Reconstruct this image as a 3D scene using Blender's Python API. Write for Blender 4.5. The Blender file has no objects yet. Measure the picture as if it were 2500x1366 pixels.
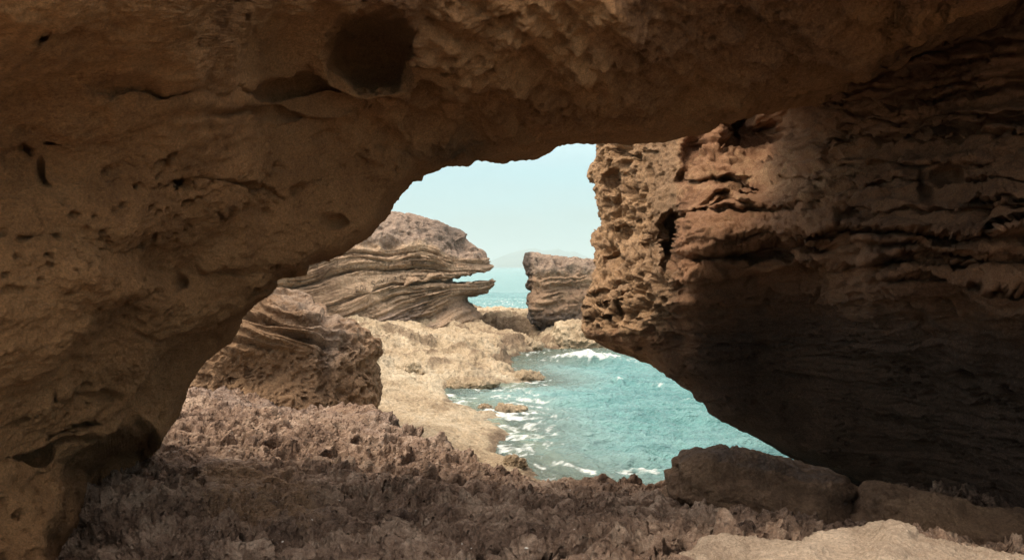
import bpy, math, time
import numpy as np
from concurrent.futures import ThreadPoolExecutor
from mathutils import Vector
T0 = time.time()
rad = math.radians
F = 1900.0          # focal length in photograph pixels (2500 wide)
CAM = 3.0           # eye height above the sea, metres
HOR = 652.0         # row of the horizon
scene = bpy.context.scene
col = scene.collection
f32 = np.float32

# ------------------------------------------------------------------ numeric helpers
def W(px, py, Y):
    """design helper: the point that lies Y metres ahead, seen at photo pixel px,py"""
    px = np.asarray(px, float); py = np.asarray(py, float); Y = np.asarray(Y, float)
    return np.stack([Y*(px-1250)/F, Y+0*px, CAM-Y*(py-HOR)/F], -1)
POOL = ThreadPoolExecutor(4)
def par(fn, P):
    n = P.shape[0]
    if n < 20000: return fn(P)
    k = max(4, n//16000)
    return np.concatenate(list(POOL.map(fn, np.array_split(P, k))))
U = np.uint32
def _mixh(h):
    h = (h ^ (h >> U(13)))*U(1274126177)
    return h ^ (h >> U(16))
def _axes(I):
    I = I.astype(np.int32).view(np.uint32)
    c = (U(374761393), U(668265263), U(2246822519))
    return [I[:,k]*c[k] for k in range(3)], c
GV = np.array([[1,1,0],[-1,1,0],[1,-1,0],[-1,-1,0],[1,0,1],[-1,0,1],[1,0,-1],[-1,0,-1],[0,1,1],[0,-1,1],[0,1,-1],[0,-1,-1],[1,1,0],[-1,1,0],[0,-1,1],[0,-1,-1]], f32)
GX, GY, GZ = [np.ascontiguousarray(GV[:,k]) for k in range(3)]
def _perlin(P):
    fl = np.floor(P); f = (P-fl).astype(f32)
    (hx, hy, hz), c = _axes(fl)
    u = f*f*f*(f*(f*6-15)+10); X = (f[:,0], f[:,0]-1); Y = (f[:,1], f[:,1]-1); Z = (f[:,2], f[:,2]-1)
    v = []
    for dx in (0,1):
        for dy in (0,1):
            hxy = (hx+c[0] if dx else hx)+(hy+c[1] if dy else hy)
            g2 = []
            for dz in (0,1):
                h = (_mixh(hxy+(hz+c[2] if dz else hz)) & U(15)).astype(np.intp)
                g2.append(GX[h]*X[dx]+GY[h]*Y[dy]+GZ[h]*Z[dz])
            v.append(g2[0]+(g2[1]-g2[0])*u[:,2])
    a = v[0]+(v[1]-v[0])*u[:,1]; b = v[2]+(v[3]-v[2])*u[:,1]
    return a+(b-a)*u[:,0]
def perlin(P, scale=1.0, seed=0):
    s = np.asarray(scale, float)
    return par(_perlin, P*s + seed*17.37 + 1000.0)
def fbm(P, scale=1.0, octs=4, gain=0.5, lac=2.07, seed=0, kind='n'):
    a = 1.0; out = 0; s = np.asarray(scale, float); tot = 0
    for o in range(octs):
        n = perlin(P, s, seed+o*3.1)
        if kind == 'ridge': n = 1-2*np.abs(n)*1.6
        elif kind == 'billow': n = np.abs(n)*3.2-1
        out = out + a*n; tot += a; a *= gain; s = s*lac
    return out/tot
def _worley(P):
    fl = np.floor(P); f = (P-fl).astype(f32)
    (hx, hy, hz), c = _axes(fl)
    F1 = np.full(P.shape[0], 9, f32); F2 = F1.copy(); k = f32(1/1023); m = U(1023)
    for dx in (-1,0,1):
        for dy in (-1,0,1):
            hxy = hx+hy+U((dx*int(c[0])+dy*int(c[1])) & 0xffffffff)
            for dz in (-1,0,1):
                h = _mixh(hxy+hz+U((dz*int(c[2])) & 0xffffffff))
                a = (h & m)*k; b = ((h>>U(10)) & m)*k; e = ((h>>U(20)) & m)*k
                d = ((dx-f[:,0]+a)**2+(dy-f[:,1]+b)**2+(dz-f[:,2]+e)**2).astype(f32)
                F2 = np.minimum(F2, np.maximum(F1, d)); F1 = np.minimum(F1, d)
    return np.stack([np.sqrt(F1), np.sqrt(F2)], -1)
def worley(P, scale=1.0, seed=0):
    r = par(_worley, P*np.asarray(scale, float)+seed*11.3+500.0)
    return r[:,0], r[:,1]
def ss(a, b, x):
    t = np.clip((x-a)/(b-a), 0, 1); return t*t*(3-2*t)
def cat(pts, n, cyc=False):
    """Catmull-Rom through pts (m,k) at n even chord steps"""
    p = np.asarray(pts, float)
    if cyc: p = np.concatenate([p[-1:], p, p[:2]])
    else: p = np.concatenate([2*p[:1]-p[1:2], p, 2*p[-1:]-p[-2:-1]])
    m = len(p)-3
    t = np.linspace(0, m, n, endpoint=not cyc); i = np.minimum(t.astype(int), m-1); f = (t-i)[:,None]
    a, b, c, d = p[i], p[i+1], p[i+2], p[i+3]
    return .5*((2*b)+(-a+c)*f+(2*a-5*b+4*c-d)*f*f+(-a+3*b-3*c+d)*f**3)
def tps(ctrl, vals, q, smooth=0.0, s=1.0):
    """thin plate interpolation of scattered 2-D controls"""
    c = np.asarray(ctrl, float)/s; v = np.asarray(vals, float); q = np.asarray(q, float)/s
    def U(r2): return .5*r2*np.log(r2+1e-12)
    n = len(c); A = np.zeros((n+3, n+3))
    A[:n,:n] = U(((c[:,None]-c[None])**2).sum(-1)) + np.eye(n)*smooth
    A[:n,n] = 1; A[:n,n+1:] = c; A[n,:n] = 1; A[n+1:,:n] = c.T
    w = np.linalg.solve(A, np.concatenate([v, np.zeros((3,)+v.shape[1:])]))
    def ev(qq):
        return U(((qq[:,None]-c[None])**2).sum(-1))@w[:n] + w[n] + qq@w[n+1:]
    k = max(1, q.shape[0]//20000)
    return np.concatenate(list(POOL.map(ev, np.array_split(q, k))))
def sdf(poly, q, closed=True):
    """signed distance, negative inside"""
    p = np.asarray(poly, float)
    segs = [(p[i], p[(i+1) % len(p)]) for i in range(len(p) if closed else len(p)-1)]
    def ev(q):
        d = np.full(len(q), 1e18); ins = np.zeros(len(q), bool)
        for a, b in segs:
            e = b-a; w = q-a
            t = np.clip((w@e)/max(e@e, 1e-12), 0, 1)
            r = w-t[:,None]*e; d = np.minimum(d, (r*r).sum(-1))
            if closed:
                c = (a[1] > q[:,1]) != (b[1] > q[:,1])
                xx = a[0]+(q[:,1]-a[1])*(e[0])/(e[1] if abs(e[1]) > 1e-12 else 1e-12)
                ins ^= c & (q[:,0] < xx)
        d = np.sqrt(d)
        return np.where(ins, -d, d) if closed else d
    return par(ev, np.asarray(q, float))
def gnormals(P, cu=False, cv=False):
    """normals of a (nv,nu,3) grid"""
    def diff(A, ax, cyc):
        if cyc: return np.roll(A, -1, ax)-np.roll(A, 1, ax)
        return np.gradient(A, axis=ax)
    n = np.cross(diff(P, 1, cu), diff(P, 0, cv))
    return n/np.maximum(np.linalg.norm(n, axis=-1, keepdims=True), 1e-9)
def smoothN(P, it=8, cu=False):
    A = P.copy()
    for _ in range(it):
        if cu: A = (np.roll(A,1,1)+2*A+np.roll(A,-1,1))/4
        else: A[:,1:-1] = (A[:,:-2]+2*A[:,1:-1]+A[:,2:])/4
        A[1:-1] = (A[:-2]+2*A[1:-1]+A[2:])/4
    return gnormals(A, cu)
def gfaces(nv, nu, cu=False, cv=False):
    i = np.arange(nv*nu).reshape(nv, nu)
    if cu: i = np.concatenate([i, i[:,:1]], 1)
    if cv: i = np.concatenate([i, i[:1]], 0)
    return np.stack([i[:-1,:-1], i[:-1,1:], i[1:,1:], i[1:,:-1]], -1).reshape(-1, 4)

# ------------------------------------------------------------------ object helpers
def mesh_obj(name, V, faces, mat, attrs=None, smooth=True, parent=None):
    me = bpy.data.meshes.new(name)
    V = np.ascontiguousarray(V.reshape(-1, 3), f32); fc = np.ascontiguousarray(faces, np.int32)
    k = fc.shape[1]
    me.vertices.add(len(V)); me.vertices.foreach_set('co', V.ravel())
    me.loops.add(fc.size); me.loops.foreach_set('vertex_index', fc.ravel())
    me.polygons.add(len(fc)); me.polygons.foreach_set('loop_start', np.arange(0, fc.size, k, dtype=np.int32))
    me.polygons.foreach_set('use_smooth', np.full(len(fc), smooth))
    for n, a in (attrs or {}).items():
        at = me.attributes.new(n, 'FLOAT', 'POINT'); at.data.foreach_set('value', np.ascontiguousarray(a.ravel(), f32))
    me.update(calc_edges=True)
    me.materials.append(mat)
    o = bpy.data.objects.new(name, me); col.objects.link(o)
    if parent: o.parent = parent
    return o
def tag(o, label=None, cat_=None, group=None, kind=None):
    if label: o['label'] = label
    if cat_: o['category'] = cat_
    if group: o['group'] = group
    if kind: o['kind'] = kind
    return o

# ------------------------------------------------------------------ materials
class NT:
    def __init__(s, name):
        s.m = bpy.data.materials.new(name); s.m.use_nodes = True; s.t = s.m.node_tree; s.t.nodes.clear()
    def n(s, typ, **kw):
        nd = s.t.nodes.new(typ)
        for k, v in kw.items():
            if k.startswith('i_'):
                key = k[2:]; key = int(key) if key.isdigit() else key.replace('_', ' ')
                inp = nd.inputs[key]
                if isinstance(v, bpy.types.NodeSocket): s.t.links.new(v, inp)
                else: inp.default_value = v
            else: setattr(nd, k, v)
        return nd
    def l(s, a, b): s.t.links.new(a, b)
    def noise(s, scale, detail=5, rough=.6, vec=None, dist=0.0):
        return s.n('ShaderNodeTexNoise', i_Vector=vec, i_Scale=scale, i_Detail=detail, i_Roughness=rough, i_Distortion=dist).outputs['Fac']
    def ramp(s, fac, stops, interp='LINEAR'):
        r = s.n('ShaderNodeValToRGB'); r.color_ramp.interpolation = interp
        e = r.color_ramp.elements
        while len(e) > 1: e.remove(e[-1])
        e[0].position = stops[0][0]; e[0].color = (*stops[0][1], 1)
        for p, c in stops[1:]:
            k = e.new(p); k.color = (*c, 1)
        s.l(fac, r.inputs[0]); return r.outputs[0]
    def math(s, op, a, b=None, c=None, clamp=False):
        nd = s.n('ShaderNodeMath', operation=op); nd.use_clamp = clamp
        for i, v in enumerate((a, b, c)):
            if v is None: continue
            if isinstance(v, bpy.types.NodeSocket): s.l(v, nd.inputs[i])
            else: nd.inputs[i].default_value = v
        return nd.outputs[0]
    def mix(s, fac, a, b, mode='MIX'):
        nd = s.n('ShaderNodeMix', data_type='RGBA', blend_type=mode)
        for i, v in ((0, fac), (6, a), (7, b)):
            if isinstance(v, bpy.types.NodeSocket): s.l(v, nd.inputs[i])
            elif i == 0: nd.inputs[0].default_value = v
            else: nd.inputs[i].default_value = (*v, 1)
        return nd.outputs[2]
    def attr(s, name): return s.n('ShaderNodeAttribute', attribute_name=name).outputs['Fac']
    def sm(s, v, a, b):
        nd = s.n('ShaderNodeMapRange', interpolation_type='SMOOTHSTEP'); s.l(v, nd.inputs[0])
        nd.inputs[1].default_value = a; nd.inputs[2].default_value = b; return nd.outputs[0]

def rock_mat(name, c_dark, c_mid, c_light, big=1.2, fine=30.0, bump=.02, grain=.5, alt=None, alt_attr='alt', alt2=None, speck=None, pits=0.0, pit_scale=25, rough=.92):
    """weathered stone: large colour patches, medium mottling, grain; alt colours come in by vertex attribute"""
    t = NT(name); co = t.n('ShaderNodeTexCoord').outputs['Object']
    n1 = t.noise(big, 6, .62, co, .4); n2 = t.noise(big*5.3, 5, .65, co); n3 = t.noise(fine, 4, .7, co)
    f = t.math('ADD', t.math('MULTIPLY', n1, .5), t.math('ADD', t.math('MULTIPLY', n2, .3), t.math('MULTIPLY', n3, .2)))
    c = t.ramp(f, [(.36, c_dark), (.5, c_mid), (.64, c_light)])
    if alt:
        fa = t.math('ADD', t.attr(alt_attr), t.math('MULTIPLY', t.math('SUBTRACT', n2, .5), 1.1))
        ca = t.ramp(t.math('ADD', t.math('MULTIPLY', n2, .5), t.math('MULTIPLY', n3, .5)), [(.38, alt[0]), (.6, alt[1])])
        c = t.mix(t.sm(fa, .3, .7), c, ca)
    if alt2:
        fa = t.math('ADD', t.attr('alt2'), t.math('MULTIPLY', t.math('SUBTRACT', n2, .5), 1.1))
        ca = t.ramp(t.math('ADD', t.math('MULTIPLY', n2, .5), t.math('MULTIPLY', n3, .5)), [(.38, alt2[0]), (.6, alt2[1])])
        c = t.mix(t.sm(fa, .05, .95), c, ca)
    if speck:
        sp = t.noise(fine*5, 2, .8, co)
        c = t.mix(t.sm(sp, .60, .72), c, speck)
        c = t.mix(t.math('MULTIPLY', t.sm(sp, .40, .30), .55), c, c_dark)
    gn = t.noise(fine*2.2, 5, .85, co)
    c = t.mix(1.0, c, t.ramp(gn, [(.30, (.55,.53,.51)), (.5, (1,1,1)), (.70, (1.42,1.40,1.36))]), 'MULTIPLY')
    h = t.math('ADD', t.noise(fine, 6, .7, co), t.math('MULTIPLY', t.noise(fine*6, 3, .8, co), grain))
    if pits:
        v = t.n('ShaderNodeTexVoronoi', i_Vector=co, i_Scale=pit_scale)
        h = t.math('SUBTRACT', h, t.math('MULTIPLY', t.sm(v.outputs['Distance'], .45, .1), pits))
    b = t.n('ShaderNodeBump', i_Strength=1.0, i_Distance=bump); t.l(h, b.inputs['Height'])
    p = t.n('ShaderNodeBsdfPrincipled', i_Roughness=rough); p.inputs['Specular IOR Level'].default_value = .25
    t.l(c, p.inputs['Base Color']); t.l(b.outputs[0], p.inputs['Normal'])
    o = t.n('ShaderNodeOutputMaterial'); t.l(p.outputs[0], o.inputs[0])
    return t.m

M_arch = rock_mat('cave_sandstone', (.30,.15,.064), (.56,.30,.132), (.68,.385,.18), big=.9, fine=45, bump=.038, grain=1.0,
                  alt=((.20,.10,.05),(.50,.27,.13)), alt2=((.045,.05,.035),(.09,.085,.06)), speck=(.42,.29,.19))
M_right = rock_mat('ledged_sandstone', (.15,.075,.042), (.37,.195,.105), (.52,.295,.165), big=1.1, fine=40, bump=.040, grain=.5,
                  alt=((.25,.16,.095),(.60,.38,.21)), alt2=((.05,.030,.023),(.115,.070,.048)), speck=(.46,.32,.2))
M_karst = rock_mat('karst_rock', (.07,.043,.032), (.37,.25,.178), (.76,.58,.44), big=1.6, fine=24, bump=.045, grain=.6,
                  alt=((.22,.13,.075),(.42,.27,.16)), alt2=((.26,.22,.20),(.45,.38,.34)), speck=(.50,.42,.36), pits=.9, pit_scale=26)
M_shelf = rock_mat('tidal_rock', (.24,.17,.105), (.50,.40,.27), (.66,.56,.41), big=.5, fine=9, bump=.09, grain=.5,
                  alt=((.13,.09,.06),(.27,.20,.13)), alt2=((.52,.44,.31),(.64,.57,.43)), speck=(.55,.45,.3), pits=.5, pit_scale=5)
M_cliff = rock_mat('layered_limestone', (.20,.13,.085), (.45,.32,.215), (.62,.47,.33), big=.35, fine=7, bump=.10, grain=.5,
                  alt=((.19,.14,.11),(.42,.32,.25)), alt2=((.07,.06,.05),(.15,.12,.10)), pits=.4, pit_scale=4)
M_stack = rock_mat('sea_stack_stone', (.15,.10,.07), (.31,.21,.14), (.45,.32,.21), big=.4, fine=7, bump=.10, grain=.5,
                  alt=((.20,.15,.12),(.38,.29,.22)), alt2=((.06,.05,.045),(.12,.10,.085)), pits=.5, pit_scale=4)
M_block = rock_mat('honeycomb_rock', (.12,.075,.045), (.27,.17,.10), (.42,.285,.18), big=.9, fine=16, bump=.055, grain=.5,
                  alt=((.20,.15,.12),(.44,.34,.26)), alt2=((.20,.12,.065),(.36,.225,.125)), speck=(.5,.4,.28), pits=.8, pit_scale=9)
M_bould = rock_mat('brown_boulder_stone', (.10,.062,.04), (.23,.145,.09), (.35,.235,.145), big=1.5, fine=34, bump=.040, grain=.6, 
                  alt=((.08,.06,.05),(.19,.145,.12)), speck=(.34,.24,.16))
M_pale = rock_mat('pale_boulder_stone', (.34,.25,.18), (.50,.39,.29), (.62,.50,.38), big=2.2, fine=40, bump=.028, grain=.5, speck=(.66,.56,.44))

# ------------------------------------------------------------------ the two masses of the cave: a lip (edge of the opening), a face
# that runs from the lip towards and past the viewer, and a back shell behind the lip
def shell(lip, outer_keys, depth_ctrl, nu, nv, carve=None, round_px=45, round_m=.3, vpow=1.5, hc=(1250, 720), back=((.3,.2),(.55,.8),(.7,1.3)), bulge=.9, root=3.0, s=1000.0):
    lip = np.asarray(lip, float)
    seg = np.r_[0, np.cumsum(np.hypot(*np.diff(lip[:, :2], axis=0).T))]
    t = np.linspace(0, seg[-1], nu)
    L = np.stack([np.interp(t, seg, lip[:, 0]), np.interp(t, seg, lip[:, 1])], -1)
    ki = [np.argmin(np.hypot(lip[:,0]-k[0][0], lip[:,1]-k[0][1])) for k in outer_keys]
    ko = np.array([k[1] for k in outer_keys], float)
    O = np.stack([np.interp(t, seg[ki], ko[:, 0]), np.interp(t, seg[ki], ko[:, 1])], -1)
    for _ in range(30): O[1:-1] = (O[:-2]+2*O[1:-1]+O[2:])/4
    v = np.linspace(0, 1, nv)**vpow
    Q = (L[None]*(1-v[:, None, None]) + O[None]*v[:, None, None])           # (nv,nu,2)
    q = Q.reshape(-1, 2)
    dc = np.asarray(depth_ctrl, float)
    D = np.exp(tps(dc[:, :2], np.log(dc[:, 2]), q, 1e-4, s))
    dl = sdf(lip[:, :2], q, closed=False)
    k = np.clip(1-dl/round_px, 0, 1)
    D = D + round_m*(1-np.sqrt(np.clip(1-k*k, 0, 1)))
    if carve is not None: D = D + carve(q)
    P = W(q[:,0], q[:,1], D).reshape(nv, nu, 3)
    out = L-np.array(hc, float); out /= np.linalg.norm(out, axis=1, keepdims=True)
    rows = []
    P0 = P[0]
    nb = 26
    bp = [(0,0,0)] + [(a, b, 0) for a, b in back]
    bb = cat(np.array([(a, b) for a, b, _ in bp], float), nb)
    for i in range(nb-1, 0, -1):
        dy, do = bb[i]
        R = P0.copy(); R[:,1] += dy*(1+root*ss(1600, 1850, L[:,0])); R[:,0] += out[:,0]*do; R[:,2] -= out[:,1]*do
        rows.append(R)
    # far outer side of the rock: bulges away between the outer rim and the end of the back shell
    e0, e1 = rows[0], P[-1]; far = []
    for k in (.15,.35,.5,.65,.85):
        M = e0*(1-k)+e1*k; b_ = bulge*math.sin(math.pi*k)**.5
        M[:,0] += out[:,0]*b_; M[:,2] -= out[:,1]*b_; far.append(M)
    far = far[::-1]
    P = np.concatenate([np.array(far), np.array(rows), P], 0); nb = nb+len(far)
    QQ = np.concatenate([np.repeat(L[None], nb-1, 0), Q], 0)
    fr = np.concatenate([np.zeros((nb-1, nu)), np.ones((nv, nu))], 0)
    return P, QQ, fr, nb-1

def ell(q, cx, cy, rx, ry, ang=0.0, soft=.5):
    a = rad(ang); dx = q[:,0]-cx; dy = q[:,1]-cy
    u = (dx*math.cos(a)+dy*math.sin(a))/rx; v = (-dx*math.sin(a)+dy*math.cos(a))/ry
    return 1-ss(1-soft, 1+soft, np.sqrt(u*u+v*v))

LIP_A = [(180,1500),(195,1366),(215,1300),(270,1210),(330,1152),(390,1092),(400,1062),(432,1008),(455,950),(480,912),(500,880),(535,850),(562,832),(578,805),(590,782),(606,755),(625,730),(652,712),(668,692),(664,678),(690,668),(722,668),(742,660),(750,640),(775,632),(802,630),(830,618),(858,600),(885,588),(905,578),(928,560),(945,545),(955,525),(966,500),(985,476),(1010,446),(1028,437),(1035,428),(1062,420),(1078,409),(1100,405),(1118,402),(1145,405),(1155,398),(1165,390),(1200,393),(1230,396),(1270,390),(1305,384),(1340,369),(1358,356),(1405,346),(1460,345),(1560,346),(1612,338),(1650,336),(1700,322),(1740,308),(1770,275),(1850,246),(1930,225),(2000,210),(2080,205),(2110,198),(2150,158),(2210,112),(2262,122),(2300,72),(2400,32),(2500,0),(2800,-150)]
OUT_A = [((180,1500),(-300,2000)),((195,1366),(-900,1800)),((270,1210),(-1500,1550)),((400,1062),(-1900,1250)),((500,880),(-2000,900)),((668,692),(-2000,450)),((750,640),(-1900,150)),((905,578),(-1600,-200)),((966,500),(-1000,-500)),((1035,428),(-300,-560)),((1145,405),(300,-560)),((1230,396),(750,-560)),((1358,356),(1200,-560)),((1460,345),(1500,-560)),((1650,336),(1850,-560)),((1770,275),(2050,-560)),((2000,210),(2300,-560)),((2262,122),(2650,-600)),((2500,0),(3000,-600)),((2800,-150),(3500,-550))]
DEP_A = [(195,1366,3.0),(270,1210,3.5),(400,1062,4.1),(455,950,4.3),(500,880,4.4),(600,770,4.6),(668,692,4.7),(750,640,4.85),(905,578,5.05),(980,480,5.25),(1150,400,5.5),(1350,360,5.7),(1560,345,5.7),(1720,315,5.6),(1850,246,5.3),(2110,198,4.8),(2262,122,4.3),(2500,0,3.6),(2800,-150,3.0),
 (0,-100,1.9),(0,300,2.85),(0,700,2.85),(0,1000,2.85),(0,1200,2.9),(0,1366,2.75),(300,700,3.4),(300,950,3.45),(600,500,4.1),(800,400,4.6),(300,300,3.25),(300,0,2.35),(450,80,2.8),(700,120,3.9),(760,260,4.25),(900,220,4.2),(880,20,3.8),(1000,280,4.6),(1150,40,4.1),(1200,200,4.5),(1200,320,5.1),(1500,200,4.7),(1500,60,4.2),(1750,0,4.0),(1750,150,4.5),(2000,80,4.2),(2250,20,3.5),
 (-600,700,2.45),(-1200,700,2.2),(-2000,700,2.0),(-2000,1300,2.0),(-1500,0,2.0),(-500,-600,1.9),(300,-500,2.6),(300,-1100,2.8),(1200,-400,3.9),(1200,-1100,3.8),(800,-400,3.5),(2000,-400,3.5),(2000,-1100,3.0),(2500,-400,2.4),(3000,-800,1.5),(-600,1600,2.0)]
DEP_A = [(a, b, c*(1-.17*float(ss(1000,600,b))*(1-.5*float(ss(1500,1900,a))))) for a, b, c in DEP_A]
HOLLOW = [(95,1500),(85,1366),(100,1310),(140,1250),(160,1190),(148,1130),(200,1098),(262,1068),(330,1045),(372,1052),(398,1078),(420,1100),(420,1300),(300,1500)]
def carve_a(q):
    c = 0.0
    wob = fbm(np.c_[q, q[:,0]*0], .012, 3)*22
    qq = q+np.c_[wob, -wob]
    d = sdf(HOLLOW, qq); c = c + 1.1*ss(12, -70, d)
    # crease under the lip at far left
    c = c + .25*ell(qq, 40, 1118, 90, 14, -10, .9)
    # big round opening in the roof and the groove to its left
    hq = q+.35*(qq-q)
    c = c + .70*ell(hq, 912, 125, 84, 78, 15, .5)
    c = c + .14*ell(qq, 720, 150, 170, 260, -22, .98)
    c = c + .22*ell(qq, 560, 215, 260, 14, 4, .9) + .08*ell(qq, 640, 272, 170, 10, 3, .9)
    for cx, cy, rx, ry, an, dep in ((425,437,34,20,-8,.32),(215,440,28,17,15,.28),(122,335,18,14,0,.2),(75,573,30,13,5,.28),(218,597,30,12,-18,.28),(98,425,10,36,-12,.2),(55,360,14,24,-30,.12),
        (820,543,24,10,8,.14),(272,968,34,12,0,.12),(122,962,14,14,0,.15),(215,1040,36,7,0,.18),(150,1058,42,6,-4,.12),(448,690,13,13,0,.16),(378,576,9,14,0,.1),(95,65,16,16,0,.16),(403,345,12,10,0,.12),
        (200,1082,60,8,-8,.1),(255,1075,60,9,-8,.1),(555,440,85,11,15,.16),(650,462,70,8,25,.12),(300,600,70,10,-8,.12),(620,655,130,9,-6,.12),(640,690,60,12,-10,.2),(500,930,60,10,-20,.1),(530,520,8,26,-20,.06),(560,530,8,26,20,.06),(350,820,60,7,8,.07),(240,1180,8,40,0,.1)):
        c = c + .7*dep*ell(qq, cx, cy+.15*ry, rx*.85, ry*.85, an, .7)
    # soft swales of the wall
    c = c + .10*ell(qq, 360, 640, 170, 45, 18, .9) - .10*ell(qq, 300, 700, 150, 45, 20, .9)
    c = c + .25*ell(qq, 530, 870, 60, 130, 35, .9)
    return c

def shelves(P, s, amp, sharp=1.0, seed=0, freq=1.0):
    """horizontal bedding: hard bands stand out, soft ones weather back; returns outward offset"""
    z = np.zeros_like(s)
    q = np.c_[s*freq, P[:,0]*.22, P[:,1]*.22]
    a = perlin(q, (3.1, 1, 1), seed); b = perlin(q, (8.3, 1.6, 1.6), seed+5); c = perlin(q, (19, 3, 3), seed+9)
    r = np.tanh(a*5*sharp)*.5 + np.tanh(b*5*sharp)*.33 + c*.35
    return amp*r

def build_arch():
    P, Q, fr, nb = shell(LIP_A, OUT_A, DEP_A, 1200, 770, carve_a, 40, .35, 1.45)
    N = smoothN(P, 60)
    # make normals face the viewer side on the face
    sgn = np.sign(np.mean(N[nb+50:nb+200, 600:800, 1])); N = -N*sgn if sgn > 0 else N
    hol = ss(40, -20, sdf(HOLLOW, Q.reshape(-1,2)))
    p = P.reshape(-1,3); q = Q.reshape(-1,2)
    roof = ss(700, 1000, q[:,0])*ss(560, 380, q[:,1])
    lipd = sdf(np.array(LIP_A)[:, :2], q, False)
    d = fbm(p, 1.1, 3, .5, seed=1)*.20 + fbm(p, 4.5, 3, .5, seed=2)*.05
    # roof: pocked, rippled along the viewing direction, hanging lobes
    wq = p + .12*np.c_[perlin(p,2.2,11),perlin(p,2.2,12),perlin(p,2.2,13)]
    rip = fbm(wq@np.array([[.8,.6,0],[-.6,.8,0],[0,0,1]]), (2.2, 6.5, 4), 4, .55, seed=21, kind='ridge')
    f1, f2 = worley(wq, 3.3, 4)
    ca, sa = math.cos(rad(33)), math.sin(rad(33))
    qd = np.c_[(q[:,0]*ca+q[:,1]*sa)/300, (-q[:,0]*sa+q[:,1]*ca)/70, 0*q[:,0]] + .25*np.c_[perlin(p,2,14),perlin(p,2,15),0*q[:,0]]
    diag = fbm(qd, 1, 3, .5, seed=24)
    f3, _ = worley(wq, 7.5, 34)
    d += roof*(.15*diag + .055*fbm(wq, (4,4,6), 4, .6, seed=36) - .05*ss(.45,.18,f3)*ss(-.05,.2,perlin(p,2.1,37))) + roof*(.045*rip - .06*ss(.5,.2,f1)*ss(0,.3,perlin(p,1.5,29)) + .03*fbm(p, 9, 3, seed=8))
    d += ss(1600,1850,q[:,0])*(.09*fbm(wq, (2.6,2.6,8), 4, .6, seed=38) - .10*ss(.5,.2,worley(wq, 2.6, 39)[0]))
    # wall: fine pocks and scuffs
    g1, g2 = worley(wq, (5, 5, 9), 7)
    m = ss(.05,.3, perlin(p, 1.7, 31))
    d += (1-roof)*(-.05*ss(.35,.1,g1)*m + .022*fbm(wq, (7,7,16), 4, .6, seed=41))
    d *= np.where(fr.ravel() > 0, .45+.55*ss(0, 60, lipd), .5)*(1-.7*hol)*(1-.75*ell(q, 915, 125, 100, 95, 15, .4))*(1-.55*roof*ss(90, 0, lipd)*ss(1800,1600,q[:,0]))
    P = P + N*d.reshape(P.shape[:2])[...,None]
    N = gnormals(P); N = -N if sgn > 0 else N
    p = P.reshape(-1,3)
    h1, _ = worley(p, 16, 9); h2, _ = worley(p, (7,7,9), 19)
    pock = ss(-.02,.22,perlin(p,1.5,65))
    d = .016*fbm(p, 15, 4, .62, seed=50) + .010*fbm(p, 45, 2, .6, seed=52) - roof*.02*ss(.45,.1,h1) - (1-roof)*pock*(.030*ss(.30,.16,h1)+.045*ss(.24,.12,h2))
    P = P + N*d.reshape(P.shape[:2])[...,None]
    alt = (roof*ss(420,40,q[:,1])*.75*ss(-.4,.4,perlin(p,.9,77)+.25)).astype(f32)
    alt2 = ell(q, 1120, 375, 120, 30, -8, .9)*.5
    fc = gfaces(P.shape[0], P.shape[1])
    # close the far shell onto the outer rim
    nv, nu = P.shape[:2]; a = np.arange(nu-1); top = (nv-1)*nu
    fc = np.concatenate([fc, np.stack([a+1, a, top+a, top+a+1], -1)])
    if sgn > 0: fc = fc[:, ::-1]
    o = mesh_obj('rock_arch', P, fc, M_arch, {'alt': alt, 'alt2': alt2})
    return tag(o, 'huge smooth brown sandstone wall and roof arching over the opening on the left', 'rock arch')
build_arch(); print('arch', time.time()-T0)

LIP_R = [(1490,60),(1480,200),(1456,300),(1455,350),(1452,385),(1440,402),(1428,432),(1440,452),(1452,470),(1458,500),(1463,530),(1466,562),(1445,568),(1443,590),(1450,622),(1452,650),(1444,690),(1430,712),(1422,745),(1416,775),(1424,805),(1450,828),(1480,836),(1515,842),(1545,853),(1560,846),(1580,858),(1592,876),(1602,895),(1630,920),(1660,938),(1690,958),(1718,980),(1730,1000),(1755,1018),(1785,1034),(1820,1048),(1850,1062),(1880,1078),(1905,1094),(1930,1106),(1955,1116),(2000,1130),(2040,1146),(2100,1175),(2200,1220),(2400,1330),(2500,1500)]
OUT_R = [((1490,60),(1750,-700)),((1480,200),(2500,-900)),((1456,300),(3300,-800)),((1428,432),(3500,-500)),((1466,562),(3600,-150)),((1444,690),(3600,150)),((1416,775),(3600,420)),((1480,836),(3600,650)),((1580,858),(3600,820)),((1660,938),(3600,980)),((1785,1034),(3600,1130)),((1955,1116),(3600,1280)),((2100,1175),(3600,1400)),((2400,1330),(3600,1600)),((2500,1500),(3300,1900))]
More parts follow.
